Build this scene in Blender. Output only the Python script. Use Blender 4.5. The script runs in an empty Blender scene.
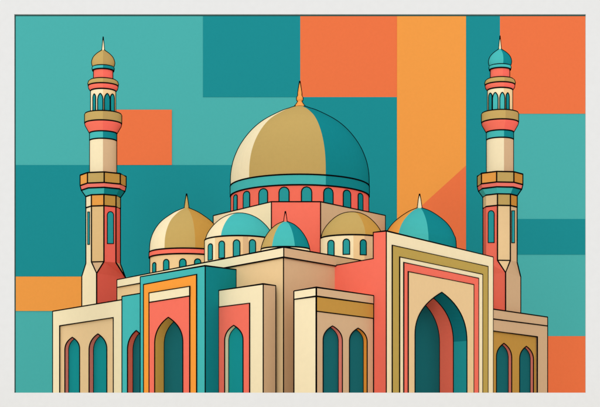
# Shadow-box model of a mosque: real boxes, domes and minarets behind a white mount board.
import bpy, math
from math import sin, cos, pi, radians, asin, sqrt
from mathutils import Vector, Matrix
from mathutils.geometry import tessellate_polygon

# ------------------------------------------------------------------ camera, world, lights, exposure
SC = bpy.context.scene
F, CX, HY = 940.0, 300.0, 430.0          # focal length, centre column and horizon row of the photograph, in its pixels
cam_data = bpy.data.cameras.new('camera')
cam = bpy.data.objects.new('camera', cam_data)
SC.collection.objects.link(cam)
cam.location = (0, 0, 0)
cam.rotation_euler = (radians(90), 0, 0)
cam_data.sensor_width = 36
cam_data.lens = 36 * F / 600
cam_data.shift_y = (HY - 203.5) / 600
cam_data.clip_start = 0.01
cam_data.clip_end = 100
SC.camera = cam

world = bpy.data.worlds.new('World')
SC.world = world
world.use_nodes = True
bg = world.node_tree.nodes['Background']
bg.inputs['Color'].default_value = (1.0, 1.0, 1.0, 1)
bg.inputs['Strength'].default_value = 0.88

def area(name, loc, target, size, energy):
    l = bpy.data.lights.new(name, 'AREA')
    l.shape = 'DISK'; l.size = size; l.energy = energy; l.color = (1, 0.985, 0.96)
    o = bpy.data.objects.new(name, l)
    SC.collection.objects.link(o)
    o.location = loc
    o.rotation_euler = (Vector(target) - Vector(loc)).to_track_quat('-Z', 'Y').to_euler()
    return o
area('studio_softbox', (-1.1, -11.5, 1.5), (0, 2.4, 0.25), 4.0, 600)

SC.view_settings.view_transform = 'Standard'
SC.view_settings.look = 'None'
SC.view_settings.exposure = 0
SC.view_settings.gamma = 1

# ------------------------------------------------------------------ materials
def lin(c):
    return c / 12.92 if c <= 0.04045 else ((c + 0.055) / 1.055) ** 2.4
MATS = {}
def mat(name, hexv, grain=0.03, scale=90):
    m = bpy.data.materials.new(name)
    m.use_nodes = True
    nt = m.node_tree
    b = nt.nodes['Principled BSDF']
    rgb = [lin(int(hexv[i:i + 2], 16) / 255) for i in (0, 2, 4)]
    tc = nt.nodes.new('ShaderNodeTexCoord')
    nz = nt.nodes.new('ShaderNodeTexNoise')
    nz.inputs['Scale'].default_value = scale
    nz.inputs['Detail'].default_value = 3
    nt.links.new(tc.outputs['Object'], nz.inputs['Vector'])
    mx = nt.nodes.new('ShaderNodeMix'); mx.data_type = 'RGBA'
    nt.links.new(nz.outputs['Fac'], mx.inputs['Factor'])
    mx.inputs['A'].default_value = (*[min(1, c * (1 - grain)) for c in rgb], 1)
    mx.inputs['B'].default_value = (*[min(1, c * (1 + grain)) for c in rgb], 1)
    nt.links.new(mx.outputs['Result'], b.inputs['Base Color'])
    b.inputs['Roughness'].default_value = 0.95
    b.inputs['Specular IOR Level'].default_value = 0.0
    MATS[name] = m
COL = dict(
    mount_white='d7d7d6', painted_shadow='2f5350', base_board='f2ede2',
    sky_light_teal='4baeab', sky_teal='1e8b91', sky_orange='ea7445', sky_amber='ef9b47',
    cream='f7e6bd', sand='edcb98', tan='d5b18a', gold='c4a562', gold_shade='b5965a', dark_gold='c39345',
    coral='f77460', red='f46a5c', pink='f47a6c', teal_light='48b8b6', teal_dark='15838a',
    teal_mid='2b9ba0', pane='1a9396', pane_light='28a0a4', pane_deep='1c686d', orange='fb9f3e', olive='bfa254', amber='eda24c', amber_dark='c98a3a', jamb_red='ff765e', jamb_pink='ff8b7a', jamb_gold='dba950', jamb_teal='167c84',
    buff='d9b489', sand_deep='e4bf86', finial_orange='f4a456', ink='0b0a0c')
for k, v in COL.items():
    mat(k, v, 0.0 if k == 'ink' else 0.03)

# ------------------------------------------------------------------ mesh builder
class MB:
    def __init__(s):
        s.v = []; s.f = []; s.m = []; s.mats = []; s.sm = []
    def mi(s, name):
        if name not in s.mats: s.mats.append(name)
        return s.mats.index(name)
    def face(s, pts, m, smooth=False):
        b = len(s.v); s.v += [tuple(p) for p in pts]
        s.f.append(tuple(range(b, b + len(pts)))); s.m.append(s.mi(m)); s.sm.append(smooth)
    def flat(s, loops, m):
        """flat polygon with holes"""
        ls = [[Vector(p) for p in l] for l in loops]
        tri = tessellate_polygon(ls)
        allp = [p for l in ls for p in l]
        b = len(s.v); s.v += [tuple(p) for p in allp]
        for t in tri:
            s.f.append(tuple(b + i for i in t)); s.m.append(s.mi(m)); s.sm.append(False)
    def slab(s, loops, ext, m, side=None, hole_sides=True):
        """plate: front loops, thickness vector ext pointing away from the viewer"""
        side = side or m
        s.flat(loops, m)
        back = [[Vector(p) + ext for p in l] for l in loops]
        s.flat(back, m)
        for li, (l, bl) in enumerate(zip(loops, back)):
            if li and not hole_sides: continue
            n = len(l)
            for i in range(n):
                j = (i + 1) % n
                s.face([l[i], l[j], bl[j], bl[i]], side)
    def tube(s, pts, r, m='ink', closed=False, n=6):
        pts = [Vector(p) for p in pts]
        q = [pts[0]]
        for p in pts[1:]:
            if (p - q[-1]).length > 1e-5: q.append(p)
        if closed and (q[0] - q[-1]).length < 1e-5: q.pop()
        pts = q
        if len(pts) < 2: return
        N = len(pts); b = len(s.v)
        for i, p in enumerate(pts):
            if closed:
                a = (p - pts[i - 1]).normalized(); c = (pts[(i + 1) % N] - p).normalized()
            else:
                a = (p - pts[i - 1]).normalized() if i else (pts[1] - p).normalized()
                c = (pts[i + 1] - p).normalized() if i < N - 1 else a
            t = (a + c)
            if t.length < 1e-6: t = a
            t.normalize()
            k = min(1.8, 1 / max(0.3, t.dot(a)))
            up = Vector((0.05, -1, 0.02)).normalized()
            x = t.cross(up)
            if x.length < 0.1: x = t.cross(Vector((0, 0, 1)))
            x.normalize(); y = t.cross(x).normalized()
            for j in range(n):
                an = 2 * pi * j / n
                s.v.append(tuple(p + x * (r * k * cos(an)) + y * (r * sin(an))))
        mi = s.mi(m)
        for i in range(N if closed else N - 1):
            i2 = (i + 1) % N
            for j in range(n):
                j2 = (j + 1) % n
                s.f.append((b + i * n + j, b + i * n + j2, b + i2 * n + j2, b + i2 * n + j)); s.m.append(mi); s.sm.append(True)
        if not closed:
            s.f.append(tuple(b + j for j in range(n))); s.m.append(mi); s.sm.append(False)
            s.f.append(tuple(b + (N - 1) * n + j for j in range(n))); s.m.append(mi); s.sm.append(False)
    def build(s, name, parent=None, label=None, origin=None):
        me = bpy.data.meshes.new(name)
        o = bpy.data.objects.new(name, me)
        SC.collection.objects.link(o)
        org = Vector((0, 0, 0))
        if parent is not None:
            org = WORG.get(parent.name, Vector((0, 0, 0)))
        elif origin is not None:
            org = Vector(origin)
        me.from_pydata([tuple(Vector(p) - org) for p in s.v], [], s.f)
        for m in s.mats: me.materials.append(MATS[m])
        for p, i, sm in zip(me.polygons, s.m, s.sm):
            p.material_index = i; p.use_smooth = sm
        me.update()
        if parent is not None:
            o.parent = parent
        else:
            o.location = org
        WORG[o.name] = org
        if label: o['label'] = label
        return o
WORG = {}
def thing(name, loc, label, cat, group=None):
    o = bpy.data.objects.new(name, None)
    SC.collection.objects.link(o)
    o.location = loc; o.empty_display_size = 0.05
    WORG[o.name] = Vector(loc)
    o['label'] = label; o['category'] = cat
    if group: o['group'] = group
    return o

# ------------------------------------------------------------------ geometry helpers
ZG = -0.05                                # level of the base board
G = None                                  # 'down to the base board'
PX = 1 / F
EL = Vector((-1179, 940)).normalized()    # left-hand walls run this way (away from the viewer)
ER = Vector((750, 940)).normalized()      # right-hand walls run this way
EF = Vector((1, 0))
class Wall:
    """vertical wall plane through plan point p0 along e; n = outward normal"""
    def __init__(s, p0, kind):
        s.p0 = Vector(p0); s.kind = kind
        s.e = {'L': EL, 'R': ER, 'F': EF}[kind]
        s.n = {'L': -ER, 'R': -EL, 'F': Vector((0, -1))}[kind]
    def plan(s, px, o=0.0):
        p = s.p0 + s.n * o
        u = (px - CX) / F
        t = (u * p.y - p.x) / (s.e.x - u * s.e.y)
        return p + s.e * t
    def at(s, px, py, o=0.0):
        q = s.plan(px, o)
        z = ZG if py is G else (HY - py) * q.y / F
        return Vector((q.x, q.y, z))
    def pts(s, lst, o=0.0):
        return [s.at(x, y, o) for x, y in lst]
    def nv(s, k=1.0):
        return Vector((s.n.x * k, s.n.y * k, 0))
    def r(s, px, w=0.58):
        return w * s.plan(px).y / F
def plan_at(px, d): return Vector(((px - CX) / F * d, d))

def quad(a, b, c, d, n):
    out = []
    for i in range(n + 1):
        t = i / n
        out.append((a[0] * (1 - t) ** 2 + 2 * b[0] * t * (1 - t) + c[0] * t * t,
                    a[1] * (1 - t) ** 2 + 2 * b[1] * t * (1 - t) + c[1] * t * t))
    return out
def arch(xl, xr, xa, ya, ysl, ysr=None, sill=424, n=10, kx=0.0, ky=0.37):
    """pointed arch outline, starting at the left sill, clockwise"""
    ysr = ysl if ysr is None else ysr
    L = quad((xl, ysl), (xl + kx, ya + ky * (ysl - ya)), (xa, ya), None, n)
    R = quad((xa, ya), (xr - kx, ya + ky * (ysr - ya)), (xr, ysr), None, n)
    return [(xl, sill)] + L + R[1:] + [(xr, sill)]

def window(parent, w, outline, depth, jamb, pane, label=None, o=0.0, jamb2=None, split=0.5, low=None, ylow=None, name='window', ink=0.57):
    """real recess: jambs run back from the wall plane to a pane"""
    b = MB()
    front = w.pts(outline, o)
    ext = w.nv(-depth)
    cuts = [(0.0, jamb), (1.0, jamb)] if jamb2 is None else [(0.0, jamb), (split, jamb2), (1.0, jamb2)]
    n = len(front)
    for c in range(len(cuts) - 1):
        a0, a1 = cuts[c][0], cuts[c + 1][0]
        for i in range(n):
            j = (i + 1) % n
            m = cuts[c][1]
            if low and c == 0 and (i == n - 2):
                # lower, straight part of the jamb in its own paint
                A, B = front[i], front[j]
                ym = (HY - ylow) * A.y / F
                M = Vector((A.x, A.y, ym))
                b.face([A + ext * a0, M + ext * a0, M + ext * a1, A + ext * a1], m)
                b.face([M + ext * a0, B + ext * a0, B + ext * a1, M + ext * a1], low)
                continue
            b.face([front[i] + ext * a0, front[j] + ext * a0, front[j] + ext * a1, front[i] + ext * a1], m)
    b.flat([[p + ext for p in front]], pane)
    b.flat([[p + ext * 1.15 for p in front]], pane)
    r = w.r(outline[0][0], ink)
    b.tube([p + w.nv(0.0005) for p in front], r)
    for t, _ in cuts[1:]:
        b.tube([p + ext * t * 0.995 for p in front], r * 0.95)
    return b.build(name, parent, label)

def plate(parent, name, w, outer, holes, o0, o1, m, inked=None, label=None, side=None, b=None, ink=0.57):
    """plate standing on the wall from offset o0 out to o1; inked: list of px polylines drawn on it"""
    own = b is None
    b = b or MB()
    b.slab([w.pts(outer, o1)] + [w.pts(h, o1) for h in holes], w.nv(o0 - o1), m, side, hole_sides=False)
    for line in (inked or []):
        b.tube(w.pts(line, o1), w.r(line[0][0], ink))
    if own: return b.build(name, parent, label)
    return b

def dense(outer):
    return outer

def house_block(b, wl, wr, xl, yl, xc, yc, xr, yr, ml, mr, hl=(), hr=(), mtop='sand', inkw=0.66, back=0.0, left_edge=True, right_edge=True, bands=()):
    """two visible walls meeting at a corner, closed with back walls and a roof"""
    A = wl.at(xl, yl) if xl is not None else None
    C = (wl or wr).at(xc, yc); B = wr.at(xr, yr)
    A0, C0, B0 = (Vector((p.x, p.y, ZG)) for p in (A, C, B))
    b.flat([[A0, A, C, C0]] + [wl.pts(h) for h in hl], ml)
    b.flat([[C0, C, B, B0]] + [wr.pts(h) for h in hr], mr)
    D = A + B - C; D0 = Vector((D.x, D.y, ZG))
    b.face([A0, A, D, D0], ml); b.face([B0, B, D, D0], mr); b.face([A, C, B, D], mtop); b.face([A0, C0, B0, D0], mtop)
    r = wl.r(xc, inkw)
    b.tube([A, C], r); b.tube([C, B], r); b.tube([C, C0], r)
    if left_edge: b.tube([A, A0], r)
    if right_edge: b.tube([B, B0], r)
    return A, C, B, D

def AS(x, c, r, k=0.66):
    lo, hi = -pi / 2, pi / 2
    f = lambda t: CX + ((c - CX) + r * sin(t)) / (1 - k * r * cos(t) / F)
    for _ in range(40):
        m = (lo + hi) / 2
        if f(m) < x: lo = m
        else: hi = m
    return (lo + hi) / 2
# ---- turned bodies (domes, drums, minaret stages)
class Lathe:
    def __init__(s, cx, d, k=0.66, n=72, off=None):
        s.cx = cx; s.d = d; s.k = k; s.n = n; s.off = off
        s.X = (cx - CX) / F * d
    def p(s, th, r, y, ry=None):
        R = r * s.d / F
        return Vector((s.X + R * sin(th), s.d - s.k * R * cos(th), (HY - y) * s.d / F))
    def angles(s, cuts=()):
        if s.off is not None:           # octagonal: off = angle of one arris
            a = [radians(s.off + 45 * i) for i in range(-4, 4)]
            return sorted(((x + pi) % (2 * pi)) - pi for x in a)
        a = [-pi + 2 * pi * i / s.n for i in range(s.n)]
        a = [x for x in a if all(abs(x - c) > pi / s.n * 0.6 for c in cuts)] + list(cuts)
        return sorted(a)
    def body(s, b, prof, mats, cuts=(), rings=(), contour=True, cap=True, w=0.68, arris=True, skip=()):
        """prof: (r,y) list from top to bottom; mats(theta)->material or a name; rings: indices inked all round"""
        A = s.angles(cuts); N = len(A)
        smooth = s.off is None
        for i in range(N):
            a0 = A[i]; a1 = A[(i + 1) % N]
            if a1 < a0: a1 += 2 * pi
            m = mats if isinstance(mats, str) else mats(((a0 + a1) / 2 + pi) % (2 * pi) - pi)
            for j in range(len(prof) - 1):
                r0, y0 = prof[j]; r1, y1 = prof[j + 1]
                if r0 < 1e-3:
                    b.face([s.p(a0, 0, y0), s.p(a1, r1, y1), s.p(a0, r1, y1)], m, smooth)
                else:
                    b.face([s.p(a0, r0, y0), s.p(a1, r0, y0), s.p(a1, r1, y1), s.p(a0, r1, y1)], m, smooth)
        if cap:
            for (r, y) in (prof[0], prof[-1]):
                if r > 1e-3:
                    b.face([s.p(a, r, y) for a in A], mats if isinstance(mats, str) else mats(0.0))
        R = w * s.d / F
        for j in rings:
            r, y = prof[j]
            b.tube([s.p(a, r * 1.002, y) for a in A], R, closed=True)
        if s.off is not None:
            if arris:
                for i, a in enumerate(A):
                    if i in skip: continue
                    b.tube([s.p(a, r, y) for r, y in prof], R)
        elif contour:
            for sg in (-1, 1):
                line = []; closedtop = prof[0][0] < 1e-3; last = None
                for j, (r, y) in enumerate(prof):
                    if r < 1e-3: last = s.p(0, 0, y); continue
                    ja = max(0, j - 1); jb = min(len(prof) - 1, j + 1)
                    dr = (prof[jb][0] - prof[ja][0]) * s.d / F; dz = -(prof[jb][1] - prof[ja][1]) * s.d / F
                    best = None
                    for q in range(0, 181):
                        th = sg * pi * q / 180
                        n = Vector((sin(th) * s.k, -cos(th), 0)) * (-dz) + Vector((0, 0, 1)) * dr * s.k
                        n = Vector((n.x, n.y, n.z))
                        pt = s.p(th, r, y)
                        v = n.dot(pt)           # the eye is at the origin of the model's own axes
                        if q and (v > 0) != (pv > 0):
                            best = th; break
                        pv = v
                    if best is None:
                        if closedtop and not line:
                            last = s.p(0, r, y); continue
                        best = sg * pi / 2
                    if closedtop and not line: line.append(last)
                    line.append(s.p(best, r, y))
                b.tube(line, R)
    def strip_window(s, parent, x, wpx, ytop, ybot, r, pane, name='window', rw=0.5, lift=0.35, pointed=False, n=6, front=True):
        """small arched window on the curved wall; ytop/ybot are given as seen at that spot"""
        th = max(-1.4, min(1.4, AS(x, s.cx, r, s.k)))
        hw = wpx / 2 / (r * max(0.22, cos(th)))
        rr = r + lift
        def Y(y):     # row seen at the spot -> row at the axis depth
            dd = s.d - s.k * rr * s.d / F * cos(th)
            return HY - (HY - y) * dd / s.d
        yt, yb = Y(ytop), Y(ybot)
        hpx = wpx / 2
        pts = [(-1, yb)]
        if pointed:
            h = min(wpx * 1.1, (yb - yt) * .6)
            pts += [(-1, yt + h), (-0.8, yt + h * .5), (-0.35, yt + h * .12), (0, yt), (0.35, yt + h * .12), (0.8, yt + h * .5), (1, yt + h)]
        else:
            h = min(max(hpx, 1.6), (yb - yt) * .6)
            for i in range(n + 1):
                a = pi * i / n
                pts.append((-cos(a), yt + h * (1 - sin(a))))
        pts.append((1, yb))
        fr = [s.p(th + u * hw, rr, y) for u, y in pts]
        bk = [s.p(th + u * hw, r - 0.3, y) for u, y in pts]
        b = MB()
        b.flat([fr], pane)
        for i in range(len(fr)):
            j = (i + 1) % len(fr)
            b.face([fr[i], fr[j], bk[j], bk[i]], 'ink')
        b.tube(fr, rw * s.d / F, closed=True)
        return b.build(name, parent)

def facets(bounds, names):
    def f(th):
        for x, nme in zip(bounds, names):
            if th < x: return nme
        return names[-1]
    return f
def smooth_profile(pts, n=4):
    """Catmull-Rom through (r,y)"""
    out = []
    P = [pts[0]] + list(pts) + [pts[-1]]
    for i in range(1, len(P) - 2):
        p0, p1, p2, p3 = P[i - 1], P[i], P[i + 1], P[i + 2]
        for t in [j / n for j in range(n)]:
            o = []
            for c in (0, 1):
                o.append(0.5 * (2 * p1[c] + (p2[c] - p0[c]) * t + (2 * p0[c] - 5 * p1[c] + 4 * p2[c] - p3[c]) * t * t
                                + (3 * p1[c] - p0[c] - 3 * p2[c] + p3[c]) * t ** 3))
            out.append((max(0, o[0]), o[1]))
    out.append(pts[-1])
    return out

# ------------------------------------------------------------------ plan of the building (chained from the main corner)
DM = 2.0
WmL = Wall(plan_at(283.5, DM), 'L'); WmR = Wall(plan_at(283.5, DM), 'R')
c334 = WmR.plan(334.8)
Wc = Wall(c334, 'L')                                   # coral side wall of the right-hand portal
cP = Wc.plan(386.3)
WpR = Wall(cP, 'R')                                    # face of the right-hand portal
tBack = WmL.plan(236.2)
WtS = Wall(tBack, 'R')                                 # dark side of the left-hand portal
cT = WtS.plan(205.2)
WtF = Wall(cT, 'L')                                    # face of the left-hand portal
Wb2F = Wall(WtS.plan(218.8), 'L'); cB2 = Wb2F.plan(263.2); Wb2S = Wall(cB2, 'R')
off_main = (WmL.p0 - WtF.p0).dot(ER)                   # how far the portal stands forward of the main wall
Wwing = Wall(WmL.plan(122) - ER * (off_main * 0.45), 'L')
Wrec = Wall(WmL.plan(130) - ER * (off_main * 0.70), 'L')
# ------------------------------------------------------------------ setting: base board and colour-block sky
DS = 3.9
def sky_rect(b, x0, y0, x1, y1, m, o=0.0):
    d = DS - o
    q = [Vector(((x - CX) / F * d, d, (HY - y) * d / F)) for x, y in ((x0, y1), (x0, y0), (x1, y0), (x1, y1))]
    b.slab([q], Vector((0, 0.0013, 0)), m)
b = MB(); sky_rect(b, -420, -260, 1020, 445, 'sky_light_teal')
sky = b.build('sky'); sky['kind'] = 'structure'
E1, E2, E3 = 0.0015, 0.003, 0.0045
blocks = [
    (-420, 165, 397, 276.5, 'sky_teal', E1), (203, -260, 300.3, 97, 'sky_teal', E1),
    (300.3, -260, 397, 97, 'sky_orange', E1), (300.3, 97, 397, 165, 'sky_teal', E1),
    (466, -260, 500, 445, 'sky_teal', E1), (500, -260, 1020, 113.6, 'sky_orange', E1),
    (500, 219, 1020, 254.6, 'sky_teal', E1), (500, 336.2, 1020, 445, 'sky_orange', E1),
    (95, 109.6, 171.8, 164.9, 'sky_orange', E2), (-420, 276.6, 95, 311, 'sky_amber', E2)]
for x0, y0, x1, y1, m, o in blocks:
    b = MB(); sky_rect(b, x0, y0, x1, y1, m, o); b.build('colour_block', sky)
b = MB(); d = DS - E2
q = [Vector(((x - CX) / F * d, d, (HY - y) * d / F)) for x, y in ((397, 228), (397, -260), (466, -260), (466, 165.5))]
b.slab([q], Vector((0, 0.0013, 0)), 'sky_amber'); b.build('colour_block', sky)
q = [Vector(((x - CX) / F * d, d, (HY - y) * d / F)) for x, y in ((397, 445), (397, 228), (466, 165.5), (466, 445))]
b = MB(); b.slab([q], Vector((0, 0.0013, 0)), 'sky_orange'); b.build('colour_block', sky)

b = MB()
b.slab([[Vector((-2.8, 1.5, ZG)), Vector((2.8, 1.5, ZG)), Vector((2.8, 3.95, ZG)), Vector((-2.8, 3.95, ZG))]], Vector((0, 0, -0.03)), 'base_board')
gnd = b.build('ground'); gnd['kind'] = 'structure'

# ------------------------------------------------------------------ mosque
mq = thing('mosque', (WmL.p0.x, WmL.p0.y, ZG),
           'multicoloured mosque with a big gold and teal centre dome, standing between the two minarets', 'mosque')

# -- prayer hall (long sand-coloured block with a cornice)
b = MB()
A = WmL.at(117, 279.7); C = WmL.at(283.5, 247); B = WmR.at(360, 260.2)
D = A + B - C
gz = lambda p: Vector((p.x, p.y, ZG))
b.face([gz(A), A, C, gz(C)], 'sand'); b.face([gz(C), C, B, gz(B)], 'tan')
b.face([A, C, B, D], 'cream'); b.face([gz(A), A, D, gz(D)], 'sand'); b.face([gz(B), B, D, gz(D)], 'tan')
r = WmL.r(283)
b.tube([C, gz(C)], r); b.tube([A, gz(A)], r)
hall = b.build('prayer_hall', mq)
b = MB()   # cornice: a band that stands a little proud
o = 0.004
def band_pts(wl, wr, xl, yl0, yl1, xc, yc0, yc1, xr, yr0, yr1, o):
    return ([wl.at(xl, yl0, o), wl.at(xc, yc0, o), wr.at(xc, yc0, o), wr.at(xr, yr0, o)],
            [wl.at(xl, yl1, o), wl.at(xc, yc1, o), wr.at(xc, yc1, o), wr.at(xr, yr1, o)])
def cornice(b, wl, wr, xl, yl0, yl1, xc, yc0, yc1, xr, yr0, yr1, o, ml, mr, mt='cream', inkbottom=True, top_ink=True):
    # outer corner of the band = intersection of both shifted planes
    pc = wl.p0 * 0 + Vector((wl.plan(xc).x, wl.plan(xc).y)) + wl.n * o + wr.n * o
    dcy = pc.y
    def cz(y): return (HY - y) * dcy / F
    L0, L1 = wl.at(xl, yl0, o), wl.at(xl, yl1, o)
    R0, R1 = wr.at(xr, yr0, o), wr.at(xr, yr1, o)
    C0, C1 = Vector((pc.x, pc.y, cz(yc0))), Vector((pc.x, pc.y, cz(yc1)))
    b.face([L1, L0, C0, C1], ml); b.face([C1, C0, R0, R1], mr)
    nl, nr = wl.nv(-o - .001), wr.nv(-o - .001)
    b.face([L0, C0, C0 + nl + nr, L0 + nl], mt); b.face([L1, C1, C1 + nl + nr, L1 + nl], ml)
    b.face([C0, R0, R0 + nr, C0 + nl + nr], mt); b.face([C1, R1, R1 + nr, C1 + nl + nr], mr)
    b.face([L0, L1, L1 + nl, L0 + nl], ml); b.face([R0, R1, R1 + nr, R0 + nr], mr)
    r = wl.r(xc)
    if top_ink: b.tube([L0, C0, R0], r)
    if inkbottom: b.tube([L1, C1, R1], r)
    b.tube([C0, C1], r); b.tube([L0, L1], r); b.tube([R0, R1], r)
b = MB()
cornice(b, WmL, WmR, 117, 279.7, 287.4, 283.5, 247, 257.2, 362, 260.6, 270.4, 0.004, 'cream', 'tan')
b.build('cornice', hall)

# -- upper block under the big dome, with a broad coral chamfer in front
DU = 2.42
WuF = Wall(plan_at(300, DU), 'F')
pL = WuF.plan(271.4); pR = WuF.plan(320.6)
WuL = Wall(pL, 'L'); WuR = Wall(pR, 'R')
b = MB()
a = WuL.at(213.3, 215.6); c1 = WuF.at(271.4, 201.7); c2 = WuF.at(320.6, 201.7); e = WuR.at(385.3, 215.4)
a.z = WuL.at(213.3, 215.6).z
zb = 0.30
lo = lambda p: Vector((p.x, p.y, zb))
bk1 = a + WuL.nv(-0.46); bk2 = e + WuR.nv(-0.40)
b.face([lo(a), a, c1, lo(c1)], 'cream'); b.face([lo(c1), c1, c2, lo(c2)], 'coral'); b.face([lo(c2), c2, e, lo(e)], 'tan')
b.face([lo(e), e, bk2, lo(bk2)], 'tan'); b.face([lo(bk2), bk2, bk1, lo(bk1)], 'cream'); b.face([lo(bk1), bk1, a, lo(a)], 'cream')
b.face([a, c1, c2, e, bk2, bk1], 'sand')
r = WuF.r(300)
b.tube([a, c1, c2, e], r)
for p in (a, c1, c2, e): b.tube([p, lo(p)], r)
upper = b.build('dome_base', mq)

# -- roof terrace that carries the upper block and the side domes
b = MB()
ins = 0.012
def pin(w, px, o=0.0):
    q = w.plan(px, -ins - o); return Vector((q.x, q.y, 0))
zt = 0.372
pe = WpR.plan(486, -0.21)
q = [pin(WmL, 120), pin(WmL, 283), pin(WmR, 334), pin(Wc, 384), pin(WpR, 488), Vector((pe.x, 2.98, 0)), Vector((-0.42, 2.98, 0))]
qt = [Vector((p.x, p.y, zt)) for p in q]; qb = [Vector((p.x, p.y, 0.347)) for p in q]
b.flat([qt], 'cream'); b.flat([qb], 'sand')
for i in range(len(q)):
    j = (i + 1) % len(q); b.face([qb[i], qb[j], qt[j], qt[i]], 'sand')
b.build('roof_terrace', mq)

def dome(cx, d, prof, k, cuts, names, label, bands=(), wins=(), finial=None, ring_last=True, n=72, w=0.72):
    """bands: (name, [(r,y)...], materials, cuts, ring idx)"""
    L = Lathe(cx, d, k, n)
    b = MB()
    P_ = smooth_profile(prof, 5)
    L.body(b, P_, facets(cuts, names), cuts, rings=(len(P_) - 1,), w=w)
    o = b.build('dome', mq, label)
    for nm, pr, mm, ct, rg in bands:
        b = MB()
        L.body(b, pr, mm if isinstance(mm, str) else facets(ct, mm), ct, rings=rg, w=w)
        last = b.build(nm, o)
    for (x, wp, yt, yb, r, pane) in wins:
        L.strip_window(o, x, wp, yt, yb, r, pane)
    if finial:
        b = MB()
        pr, mm = finial
        LF = Lathe(cx, d, 1.0, 16)
        LF.body(b, pr, mm, (), rings=(), w=w * 0.85)
        b.build('finial', o)
    return o

# big dome
DB = 2.74
c0 = AS(249.2, 299.8, 69); c1_ = AS(325.7, 299.8, 69)
wn = []
for i in range(-3, 5):
    th = radians(-12.6 + 18.0 * i)
    x = CX + (299.8 - CX + 68.6 * sin(th)) / (1 - .68 * 68.6 * cos(th) / F)
    wpx = max(3.4, 9.6 * cos(th) * 1.02)
    rise = 13.5 * cos(th)
    wn.append((x, wpx, 200.2 - rise, 219.5 - rise, 68.7, 'teal_mid' if i < 2 else 'teal_dark'))
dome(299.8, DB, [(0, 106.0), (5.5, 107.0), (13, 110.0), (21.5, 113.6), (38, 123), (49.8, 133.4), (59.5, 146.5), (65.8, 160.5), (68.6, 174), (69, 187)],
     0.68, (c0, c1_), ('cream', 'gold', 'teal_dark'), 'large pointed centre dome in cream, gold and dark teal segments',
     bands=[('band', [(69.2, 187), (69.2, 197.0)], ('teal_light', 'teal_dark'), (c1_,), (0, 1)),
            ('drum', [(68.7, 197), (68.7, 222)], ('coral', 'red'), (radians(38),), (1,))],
     wins=wn, finial=([(0.15, 81), (1.2, 88), (2.0, 93.5), (1.9, 95.5), (3.2, 98), (3.0, 100), (1.9, 101.5), (3.4, 104), (5.2, 106.4), (5.2, 107.2)], 'finial_orange'))
# left gold dome
cx = 186.6
dome(cx, 2.50, [(0, 206.8), (2.5, 208.3), (9, 211.2), (15, 214.6), (25.2, 222.3), (32, 231.5), (35.8, 242), (36.6, 252.8)], 0.66,
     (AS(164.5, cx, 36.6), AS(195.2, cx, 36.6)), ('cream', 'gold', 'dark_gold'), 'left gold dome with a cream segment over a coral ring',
     bands=[('band', [(37.0, 252.8), (37.2, 258.2)], 'coral', (), (0, 1)), ('drum', [(36.2, 258.2), (36.2, 290)], 'sand', (), (1,))],
     wins=[(154.4, 3.8, 262.6, 276, 36.2, 'pane'), (166.3, 5.6, 259.4, 276, 36.2, 'pane'), (182.8, 6.4, 258.8, 276, 36.2, 'pane'), (197.6, 6, 258.8, 276, 36.2, 'pane')],
     finial=([(0.1, 193.6), (1.1, 200), (2.2, 207.8), (2.2, 209)], 'gold'))
# small cream/teal dome in front of it
cx = 239.8
dome(cx, 2.33, [(0, 213.8), (6, 214.2), (13, 216.4), (20, 220.4), (27, 227), (32, 234.3), (34.2, 240.6)], 0.72,
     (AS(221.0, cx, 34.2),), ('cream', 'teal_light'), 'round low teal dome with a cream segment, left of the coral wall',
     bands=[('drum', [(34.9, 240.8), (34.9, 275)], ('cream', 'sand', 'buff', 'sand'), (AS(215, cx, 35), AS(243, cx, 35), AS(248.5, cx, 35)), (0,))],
     wins=[(210.4, 4.6, 243.8, 260, 34.9, 'teal_mid'), (221.8, 5.6, 241, 258, 34.9, 'teal_mid'), (236.6, 6.4, 239.8, 256.4, 34.9, 'teal_mid'), (252.4, 6, 239.6, 253.5, 34.9, 'teal_mid')])
# small gold dome right
cx = 351.8
dome(cx, 2.33, [(0, 212.6), (6, 213), (12, 215), (18, 218.8), (24.4, 225.2), (28.8, 232), (30.6, 238.4)], 0.60,
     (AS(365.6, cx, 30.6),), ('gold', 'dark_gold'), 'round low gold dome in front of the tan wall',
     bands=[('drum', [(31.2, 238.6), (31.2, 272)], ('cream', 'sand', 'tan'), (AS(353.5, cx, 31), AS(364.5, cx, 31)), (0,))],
     wins=[(331, 6, 240.2, 256.5, 31.2, 'teal_mid'), (346.4, 6.4, 239, 254.3, 31.2, 'teal_mid'), (363.2, 6, 239.6, 254.8, 31.2, 'teal_dark')])
# tiny teal dome in the middle
cx = 285.4
dome(cx, 2.19, [(0, 221.0), (4, 222.6), (9.5, 225.4), (15.5, 231.0), (20.5, 238.5), (23.4, 246), (24.0, 249.4)], 0.60,
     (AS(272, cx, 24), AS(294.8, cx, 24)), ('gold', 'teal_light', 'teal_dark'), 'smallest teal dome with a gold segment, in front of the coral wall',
     bands=[('band', [(24.2, 249.4), (24.2, 262)], 'cream', (), (0,))],
     finial=([(0.1, 211.2), (1.0, 217), (1.7, 222.4), (1.7, 224)], 'coral'))
# right-hand dome behind the tall portal
cx = 419.6
dome(cx, 2.62, [(0, 206.6), (2.4, 208.2), (11, 211.9), (20.8, 218.5), (28.6, 226.0), (33.8, 235.2), (36.2, 246.7), (36.4, 296)], 0.66,
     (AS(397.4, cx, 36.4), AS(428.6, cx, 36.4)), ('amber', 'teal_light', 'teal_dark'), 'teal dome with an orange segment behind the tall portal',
     finial=([(0.1, 193.8), (1.2, 200), (2.2, 207.6), (2.2, 209)], 'cream'))

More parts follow.
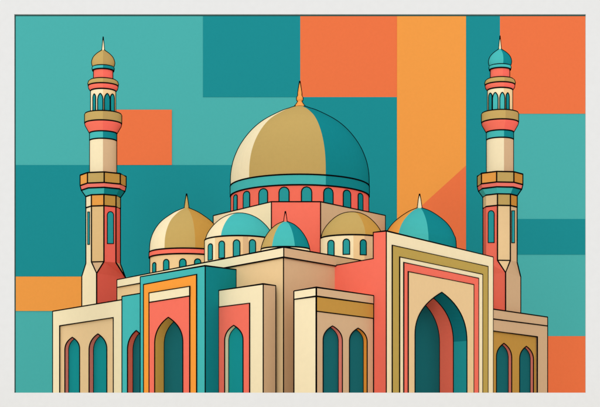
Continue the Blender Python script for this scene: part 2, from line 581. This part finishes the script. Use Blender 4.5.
# -- coral side wall and tall right-hand portal
b = MB()
a1 = Wc.at(334.8, 265.5); a2 = Wc.at(373.4, 258.6); a3 = Wc.at(373.4, 232.4); a4 = Wc.at(386.3, 230.9)
b.flat([[gz(a1), a1, a2, a3, a4, gz(a4)]], 'coral')
pr = WpR.at(493.2, 257.0)
x0 = 408.3
inner = [(x0, G), (x0, 272.4), (473.8, 285.2), (473.8, G)]
b.flat([[gz(a4), a4, pr, gz(pr)] + WpR.pts([(472.2, G), (472.2, 286.5), (410, 274), (410, G)])], 'cream')
# back and roof
dp = WpR.nv(-(Vector((a3.x, a3.y)) - Vector((a4.x, a4.y))).length)
bq = [a4, pr, pr + dp, a4 + dp]
b.face(bq, 'cream'); b.face([gz(pr), pr, pr + dp, gz(pr + dp)], 'cream'); b.face([pr + dp, a4 + dp, Vector((a4.x + dp.x, a4.y + dp.y, 0.36)), Vector((pr.x + dp.x, pr.y + dp.y, 0.36))], 'cream')
r = WpR.r(386)
b.tube([a1, a2, a3, a4, pr], r); b.tube([a4, gz(a4)], r); b.tube([pr, gz(pr)], r)
portal = b.build('portal', mq, 'tall right-hand portal with nested cream, olive and coral frames around one deep arch')
def uframe(o_l, o_tl, o_tr, o_r, i_l, i_tl, i_tr, i_r):
    return [(o_l, G), (o_l, o_tl), (o_r, o_tr), (o_r, G), (i_r, G), (i_r, i_tr), (i_l, i_tl), (i_l, G)]
S = 0.0012
F1 = (392.3, 245.2, 266.5, 488.0); F2 = (399.7, 256.9, 274.4, 482.6); F3 = (403.8, 262.4, 278.3, 478.6); F4 = (408.3, 271.6, 284.7, 473.8)
def fr(A_, B_, m, k, parent=portal, w=WpR):
    o1 = S * k
    outer = uframe(A_[0], A_[1], A_[2], A_[3], B_[0], B_[1], B_[2], B_[3])
    plate(parent, 'frame', w, outer, [], 0.0002, o1, m, inked=[[(A_[0], G), (A_[0], A_[1]), (A_[3], A_[2]), (A_[3], G)]])
fr(F1, F2, 'olive', 1); fr(F2, F3, 'cream', 2); fr(F3, F4, 'coral', 3)
arP = arch(414.8, 466.8, 441.7, 292.3, 334, 341, sill=426, n=14)
# sand field: stands clear of the body, with the true opening cut in it
plate(portal, 'field', WpR, [(F4[0], G), (F4[0], F4[1]), (F4[3], F4[2]), (F4[3], G)], [arP], 0.0004, S * 4, 'sand',
      inked=[[(F4[0], G), (F4[0], F4[1]), (F4[3], F4[2]), (F4[3], G)]])

def depth_for(w, px, shift):
    u = (px - CX) / F; d = w.plan(px).y
    return shift / F * d / ((0.798 - u) * 0.782) if w.kind == 'L' else shift / F * d / ((1.254 + u) * 0.623)
tP = depth_for(WpR, 452, 28.2)
window(portal, WpR, arP, tP, 'jamb_teal', 'pane_deep', 'deep arch with teal and coral jambs and a dark opening', o=S * 4, jamb2='jamb_red', split=0.485,
       low='pane_light', ylow=335.8, name='doorway')

# -- left-hand portal (teal, orange and coral)
b = MB()
A = WtF.at(140.3, 276.8); C = WtF.at(205.2, 265.7); B = WtS.at(236.2, 269.6)
D = A + B - C
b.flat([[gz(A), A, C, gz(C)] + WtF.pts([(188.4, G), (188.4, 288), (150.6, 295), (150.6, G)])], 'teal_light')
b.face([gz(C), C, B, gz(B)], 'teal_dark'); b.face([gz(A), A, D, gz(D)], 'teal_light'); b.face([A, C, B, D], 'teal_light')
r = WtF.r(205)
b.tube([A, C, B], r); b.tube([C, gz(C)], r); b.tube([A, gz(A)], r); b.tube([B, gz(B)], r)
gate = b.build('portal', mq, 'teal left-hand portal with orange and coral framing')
T1 = (143.6, 284.6, 274.4, 196.6); T2 = (149.1, 293.0, 286.3, 189.7)
fr(T1, T2, 'orange', 1, gate, WtF)
arT = arch(154.8, 183.0, 168.4, 317.4, 344, 342, sill=426, n=12)
plate(gate, 'field', WtF, [(T2[0], G), (T2[0], T2[1]), (T2[3], T2[2]), (T2[3], G)], [arT], 0.0004, S * 2, 'coral',
      inked=[[(T2[0], G), (T2[0], T2[1]), (T2[3], T2[2]), (T2[3], G)]])
plate(gate, 'lintel', WtF, [(149.1, 302.4), (149.1, 293.0), (189.7, 286.3), (189.7, 296.0)], [], S * 2, S * 2.6, 'cream',
      inked=[[(149.1, 302.4), (149.1, 293.0), (189.7, 286.3), (189.7, 296.0), (149.1, 302.4)]])
window(gate, WtF, arT, depth_for(WtF, 160, 9.4), 'jamb_gold', 'pane_deep', o=S * 2, name='doorway')

# -- low teal link with half an arch, left of the teal portal
arR = arch(127.6, 145.6, 136.3, 330.6, 350, 348, sill=426)
b = MB()
A = Wrec.at(122, 296.4); C = Wrec.at(152, 291.4)
b.flat([[gz(A), A, C, gz(C)], Wrec.pts(arR)], 'teal_light')
nb = Wrec.nv(-0.05)
b.face([gz(A), A, A + nb, gz(A + nb)], 'teal_light'); b.face([A, C, C + nb, A + nb], 'teal_light')
b.face([gz(C), C, C + nb, gz(C + nb)], 'teal_light'); b.face([gz(A + nb), A + nb, C + nb, gz(C + nb)], 'teal_light')
r = Wrec.r(130)
b.tube([A, C], r); b.tube([A, gz(A)], r)
link = b.build('link_wall', mq)
window(link, Wrec, arR, depth_for(Wrec, 130, 5.4), 'jamb_red', 'pane_deep')

# -- left wing
b = MB()
A = Wwing.at(52.7, 311.3); C = Wwing.at(128, 298.7)
hole = [(59.7, G), (59.7, 325.9), (113.4, 317.6), (113.4, G)]
tw = depth_for(Wwing, 60, 1.3)
b.flat([[gz(A), A, C, gz(C)] + Wwing.pts(hole[::-1])], 'cream')
nb = Wwing.nv(-0.16)
b.face([A, C, C + nb, A + nb], 'cream'); b.face([gz(A), A, A + nb, gz(A + nb)], 'cream')
b.face([gz(A + nb), A + nb, C + nb, gz(C + nb)], 'cream'); b.face([gz(C), C, C + nb, gz(C + nb)], 'cream')
hp = Wwing.pts(hole); hx = [p + Wwing.nv(-tw) for p in hp]
for i in range(3): b.face([hp[i], hp[i + 1], hx[i + 1], hx[i]], 'cream')
r = Wwing.r(60)
b.tube([A, C], r); b.tube([A, gz(A)], r); b.tube(hp, r)
wing = b.build('wing', mq, 'low cream wing with two arched windows at the left')
W1 = arch(65.0, 79.8, 72.4, 337.4, 350, 349, sill=426); W2 = arch(89.2, 107.0, 98.0, 334.0, 350, 349, sill=426)
b = MB(); b.flat([[p for p in Wwing.pts([(58, G), (58, 324), (115, 316), (115, G)], -tw)]] + [Wwing.pts(a, -tw) for a in (W1, W2)], 'sand')
b.build('field', wing)
window(wing, Wwing, W1, depth_for(Wwing, 66, 3.7), 'jamb_pink', 'pane', o=-tw)
window(wing, Wwing, W2, depth_for(Wwing, 92, 4.3), 'jamb_pink', 'pane', o=-tw)

# -- cream porch between the teal portal and the main corner
b = MB()
A = Wb2F.at(218.8, 290.5); C = Wb2F.at(263.2, 283.9); B = Wb2S.at(275.7, 285.6)
D = A + B - C
arB = arch(224.8, 243.2, 233.8, 325.4, 341, 340, sill=426)
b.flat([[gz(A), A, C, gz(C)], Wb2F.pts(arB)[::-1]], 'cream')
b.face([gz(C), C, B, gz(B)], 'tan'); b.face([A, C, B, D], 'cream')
b.face([gz(A), A, D, gz(D)], 'cream')
r = Wb2F.r(250)
b.tube([A, C, B], r); b.tube([C, gz(C)], r); b.tube([B, gz(B)], r)
# the line where the porch meets the teal wall
b.tube([A, gz(A)], r)
porch = b.build('porch', mq, 'cream porch with a coral panel and one narrow arch')
plate(porch, 'field', Wb2F, [(219.0, G), (219.0, 307.1), (249.6, 303.2), (249.6, G)], [arB], 0.0003, S, 'coral',
      inked=[[(219.0, 307.1), (249.6, 303.2), (249.6, G)]])
window(porch, Wb2F, arB, depth_for(Wb2F, 228, 3.9), 'cream', 'pane', o=S)

# -- pavilion in front of the coral wall
WqL = Wall(WtF.plan(300), 'L')
# its right-hand end touches the coral wall at column 373.6
qe = Wc.plan(373.6) + Wc.n * 0.001
WqR = Wall(qe, 'R'); cq = WqR.plan(316.3); WqL = Wall(cq, 'L')
b = MB()
arQ1 = arch(322.9, 342.2, 332.4, 326.0, 340, 341, sill=426); arQ2 = arch(349.2, 367.0, 358.0, 328.2, 341, 342, sill=426)
A = WqL.at(294, 291); C = WqL.at(316.3, 287.3); B = WqR.at(373.4, 295.5); D = A + B - C
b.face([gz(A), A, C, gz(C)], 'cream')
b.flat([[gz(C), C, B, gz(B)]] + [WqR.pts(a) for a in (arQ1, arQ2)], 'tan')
b.face([A, C, B, D], 'cream'); b.face([gz(A), A, D, gz(D)], 'cream')
r = WqL.r(316, 0.75)
b.tube([C, gz(C)], r * 1.15); b.tube([A, gz(A)], r); b.tube([B, gz(B)], r * 1.2)
pav = b.build('pavilion', mq, 'low pavilion with a gold band and two dark arched windows')
b = MB()
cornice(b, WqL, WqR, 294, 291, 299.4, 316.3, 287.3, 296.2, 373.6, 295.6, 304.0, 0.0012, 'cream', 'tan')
b.build('cornice', pav)
plate(pav, 'gold_band', WqR, [(316.5, 311.2), (316.5, 296.6), (373.2, 304.2), (373.2, 318.4)], [], 0.0, 0.0008, 'dark_gold',
      inked=[[(316.5, 311.2), (373.2, 318.4)]])
window(pav, WqR, arQ1, depth_for(WqR, 340, 3.9), 'jamb_pink', 'pane_deep')
window(pav, WqR, arQ2, depth_for(WqR, 365, 3.7), 'orange', 'pane_deep')

# -- right wing
pw = WpR.plan(493.2) - WpR.n * 0.03
Wr = Wall(pw, 'R')
b = MB()
A = Wr.at(480, 307.2); B = Wr.at(547.5, 317.1)
hole = [(480, G), (480, 329.2), (537.3, 336.9), (537.3, G)]
tr = depth_for(Wr, 537, 1.2)
b.flat([[gz(A), A, B, gz(B)] + Wr.pts(hole[::-1])], 'tan')
nb = Wr.nv(-0.16)
b.face([A, B, B + nb, A + nb], 'tan'); b.face([gz(B), B, B + nb, gz(B + nb)], 'tan'); b.face([gz(A + nb), A + nb, B + nb, gz(B + nb)], 'tan')
hp = Wr.pts(hole); hx = [p + Wr.nv(-tr) for p in hp]
for i in range(3): b.face([hp[i], hp[i + 1], hx[i + 1], hx[i]], 'tan')
r = Wr.r(540)
b.tube([A, B], r); b.tube([B, gz(B)], r * 1.1); b.tube(hp, r * 1.1)
b.tube(Wr.pts([(480, 317.3), (547.5, 326.0)], 0.0005), r)
rw = b.build('wing', mq, 'low tan wing with a gold field and two arched windows at the right')
V1 = arch(496.2, 511.6, 503.8, 343.4, 357, 358, sill=426); V2 = arch(519.4, 533.4, 526.3, 346.4, 359, 360, sill=426)
b = MB(); b.flat([Wr.pts([(478, G), (478, 327), (539, 335), (539, G)], -tr)] + [Wr.pts(a, -tr) for a in (V1, V2)], 'dark_gold')
b.build('field', rw)
window(rw, Wr, V1, depth_for(Wr, 508, 3.4), 'jamb_pink', 'pane_deep', o=-tr)
window(rw, Wr, V2, depth_for(Wr, 531, 3.2), 'jamb_pink', 'pane_deep', o=-tr)

# ------------------------------------------------------------------ minarets
def minaret(cx, d, label, dome_names, y, off, split, shaft, octa_names, band2, base_px, base_y, winspec, arc_wins, foot, ring2, upper_cut):
    """y: row shift of the upper stages"""
    root = thing('minaret', ((cx - CX) / F * d, d, ZG), label, 'minaret', 'minarets flanking the mosque')
    K = 0.64
    L = Lathe(cx, d, K, 48); O = Lathe(cx, d, K, 8, off)
    cs = (AS(split, cx, 13),)
    skip_arris = () if off != -16 else tuple(i for i, a in enumerate(O.angles()) if abs(math.degrees(a) + 61) < 2)
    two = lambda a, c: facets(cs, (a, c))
    def stage(nm, prof, mm, cuts, rings, LL=L, par=root, label=None, w=0.66, skip=()):
        b = MB(); LL.body(b, prof, mm, cuts, rings=rings, w=w, skip=skip); return b.build(nm, par, label)
    yy = y
    dm = stage('dome', smooth_profile([(0, 49.2 + yy), (2.6, 51.2 + yy), (6.6, 54.2 + yy), (9.8, 57.8 + yy), (11.2, 61.8 + yy), (11.0, 64.8 + yy), (10.0, 67.2 + yy)], 3),
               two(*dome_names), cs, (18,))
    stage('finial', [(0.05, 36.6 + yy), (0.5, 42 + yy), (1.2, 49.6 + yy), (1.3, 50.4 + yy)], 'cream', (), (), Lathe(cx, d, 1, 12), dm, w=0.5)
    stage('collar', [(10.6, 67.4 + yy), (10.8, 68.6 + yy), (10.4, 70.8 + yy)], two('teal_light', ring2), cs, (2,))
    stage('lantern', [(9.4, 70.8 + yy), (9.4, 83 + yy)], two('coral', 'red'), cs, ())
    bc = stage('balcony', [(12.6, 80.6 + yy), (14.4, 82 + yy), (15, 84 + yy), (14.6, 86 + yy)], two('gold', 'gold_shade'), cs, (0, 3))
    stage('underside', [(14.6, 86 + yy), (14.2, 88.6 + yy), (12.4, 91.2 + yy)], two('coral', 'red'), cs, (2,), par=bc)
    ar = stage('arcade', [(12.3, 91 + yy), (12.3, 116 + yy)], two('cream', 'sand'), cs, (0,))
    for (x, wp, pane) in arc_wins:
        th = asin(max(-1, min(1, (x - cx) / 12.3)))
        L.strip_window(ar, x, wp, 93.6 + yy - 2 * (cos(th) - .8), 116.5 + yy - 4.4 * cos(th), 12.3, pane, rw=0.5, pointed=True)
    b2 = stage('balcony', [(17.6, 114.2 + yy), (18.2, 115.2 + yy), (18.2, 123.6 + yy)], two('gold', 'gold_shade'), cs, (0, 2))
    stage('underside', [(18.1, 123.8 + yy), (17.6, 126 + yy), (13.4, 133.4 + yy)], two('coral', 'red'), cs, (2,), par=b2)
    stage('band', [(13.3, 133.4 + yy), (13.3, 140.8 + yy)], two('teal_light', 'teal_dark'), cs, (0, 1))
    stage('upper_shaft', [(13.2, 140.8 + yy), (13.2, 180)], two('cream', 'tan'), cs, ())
    # octagonal balcony
    fo = lambda names: (lambda th: names[int(((math.degrees(th) - off + 720) % 360) // 45)])
    b3 = stage('balcony', [(22.7, 175.8 + yy * .6), (22.7, 186.2 + yy * .6)], fo(octa_names), (), (0, 1), O)
    def under(th): return 'coral'
    b = MB(); O.body(b, [(22.7, 186.4 + yy * .6), (21.6, 190.8 + yy * .6)], 'pink', rings=(1,), arris=False)
    LC = Lathe(cx, d, K, 48)
    for sg in (0, 3, 4, 7): pass
    b.build('underside', b3)
    spl = facets((AS(upper_cut, cx, 20),), ('teal_light', 'teal_dark'))
    b = MB(); O.body(b, [(21.6, 190.8 + yy * .6), (17.2, 197.0 + yy * .6)], spl, rings=(1,), arris=False)
    # ink on the two silhouette arrises of the corbel
    Aa = O.angles(); 
    lo_ = min(Aa, key=lambda a: abs(a + pi / 2)); hi_ = min(Aa, key=lambda a: abs(a - pi / 2))
    for a in (lo_, hi_):
        b.tube([O.p(a, r, yv) for r, yv in ((22.7, 186.2 + yy * .6), (21.6, 190.8 + yy * .6), (17.2, 197 + yy * .6))], 0.66 * d / F)
    b.build('corbel', b3)
    stage('band', [(17.1, 197.0 + yy * .6), (17.1, 208.2 + yy * .4)], fo(band2), (), (1,), O, skip=skip_arris)
    sh = stage('octagonal_shaft', [(17.0, 208.2 + yy * .4), (17.0, foot['y'])], fo(shaft), (), (), O, skip=skip_arris)
    # windows standing in the flat faces
    for (k, xm, wd, yt, yb, rnd) in winspec:
        a0 = radians(off + 45 * k); a1 = radians(off + 45 * (k + 1))
        p0 = O.p(a0, 17.0, 240); p1 = O.p(a1, 17.0, 240)
        e = Vector((p1.x - p0.x, p1.y - p0.y)).normalized()
        n = Vector((e.y, -e.x))
        if n.y > 0: n = -n
        W = Wall.__new__(Wall); W.p0 = Vector((p0.x, p0.y)); W.e = e; W.n = n; W.kind = 'F'
        h = wd / 2
        if rnd: ol = [(xm - h, yb)] + [(xm - h * cos(pi * i / 8), yt + h * 1.1 - h * 1.1 * sin(pi * i / 8)) for i in range(9)] + [(xm + h, yb)]
        else: ol = [(xm - h, yb), (xm - h, yt), (xm + h, yt), (xm + h, yb)]
        b = MB(); pp = W.pts(ol, 0.0005)
        b.slab([pp], W.nv(-0.0012), 'teal_mid', 'ink'); b.tube(pp, 0.42 * d / F, closed=True)
        b.build('window', sh)
    # splayed foot: octagon to square
    (xl, xc, xr), (yl, yc, yr) = base_px, base_y
    wl_ = Wall((0, 0), 'L'); cpt = O.p(0, 0, 240)
    # square plan: corner towards the viewer at column xc
    cd = d - K * 17 * d / F * 1.25
    wl_ = Wall(plan_at(xc, cd), 'L'); wr_ = Wall(plan_at(xc, cd), 'R')
    cc = wl_.at(xc, yc); cl = wl_.at(xl, yl); cr = wr_.at(xr, yr); cb = cl + cr - cc; cb.z = cc.z
    b = MB()
    ki = foot['tri']                                  # index of the octagon face that tapers to a point over the corner
    V = [O.p(radians(off + 45 * k), 17.0, foot['y']) for k in range(8)]
    v = lambda k: V[k % 8]
    corners = [cc, cr, cb, cl]
    for q in range(4):
        t0, t1 = ki + 2 * q, ki + 2 * q + 1
        b.face([v(t0), v(t1), corners[q]], foot['ctri'][q])
        b.face([v(t1), v(t1 + 1), corners[(q + 1) % 4], corners[q]], foot['cside'][q])
        b.face([gz(corners[q]), corners[q], corners[(q + 1) % 4], gz(corners[(q + 1) % 4])], foot['cside'][q])
    R = 0.66 * d / F
    b.tube([v(ki), cc, v(ki + 1)], R); b.tube([v(ki), v(ki + 1)], R)
    b.tube([v(ki + 2), cr, gz(cr)], R); b.tube([v(ki + 3), cr], R) if foot['rt'] else None
    b.tube([v(ki - 1), cl, gz(cl)], R); b.tube([cc, gz(cc)], R)
    b.build('foot', root)
    return root

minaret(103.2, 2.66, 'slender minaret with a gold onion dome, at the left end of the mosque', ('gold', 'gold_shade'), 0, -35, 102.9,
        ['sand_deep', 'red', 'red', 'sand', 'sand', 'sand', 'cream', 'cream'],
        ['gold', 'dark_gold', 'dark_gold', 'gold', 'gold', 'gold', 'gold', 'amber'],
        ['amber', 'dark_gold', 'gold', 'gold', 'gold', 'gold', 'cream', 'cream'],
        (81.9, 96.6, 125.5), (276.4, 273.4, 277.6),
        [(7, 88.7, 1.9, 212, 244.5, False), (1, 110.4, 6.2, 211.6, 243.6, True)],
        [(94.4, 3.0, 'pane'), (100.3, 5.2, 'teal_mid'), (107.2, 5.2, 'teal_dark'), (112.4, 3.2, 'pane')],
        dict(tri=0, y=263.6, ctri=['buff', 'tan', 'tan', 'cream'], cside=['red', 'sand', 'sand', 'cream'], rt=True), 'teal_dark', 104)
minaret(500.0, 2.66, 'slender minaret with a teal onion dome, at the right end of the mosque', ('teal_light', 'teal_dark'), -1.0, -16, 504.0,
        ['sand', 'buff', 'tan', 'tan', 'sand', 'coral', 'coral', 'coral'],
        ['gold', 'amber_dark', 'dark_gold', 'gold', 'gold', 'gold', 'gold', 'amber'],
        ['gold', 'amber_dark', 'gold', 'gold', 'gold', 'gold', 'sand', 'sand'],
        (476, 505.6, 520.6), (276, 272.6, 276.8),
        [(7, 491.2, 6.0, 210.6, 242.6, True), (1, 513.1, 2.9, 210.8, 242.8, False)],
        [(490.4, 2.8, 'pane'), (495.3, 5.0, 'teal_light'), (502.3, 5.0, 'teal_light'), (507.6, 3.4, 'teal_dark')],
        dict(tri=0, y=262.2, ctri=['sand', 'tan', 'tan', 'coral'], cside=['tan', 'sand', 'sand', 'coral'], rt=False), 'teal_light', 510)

# ------------------------------------------------------------------ mount board with its window
DMNT = 1.66
def mp(x, y, o=0.0): return Vector(((x - CX) / F * DMNT, DMNT + o, (HY - y) / F * DMNT))
fm = thing('mount_board', mp(300, 392.8), 'white rectangular mount board framing the whole mosque scene', 'picture mount')
b = MB()
op = [mp(14.2, 392.8), mp(14.2, 14.0), mp(585.8, 14.0), mp(585.8, 392.8)]
out = [mp(-34, 430 + 0.05 * F / DMNT), mp(-34, -30), mp(634, -30), mp(634, 430 + 0.05 * F / DMNT)]
b.slab([out, op], Vector((0, 0.0025, 0)), 'mount_white')
b.build('board', fm)
b = MB()  # dark strip along top and left: the mount's inner shadow painted in
b.slab([[mp(12, 395, .0028), mp(12, 12, .0028), mp(588, 12, .0028), mp(588, 15.1, .0028), mp(15.1, 15.1, .0028), mp(15.1, 395, .0028)]], Vector((0, 0.0012, 0)), 'painted_shadow')
b.build('painted_shadow_edge', fm)
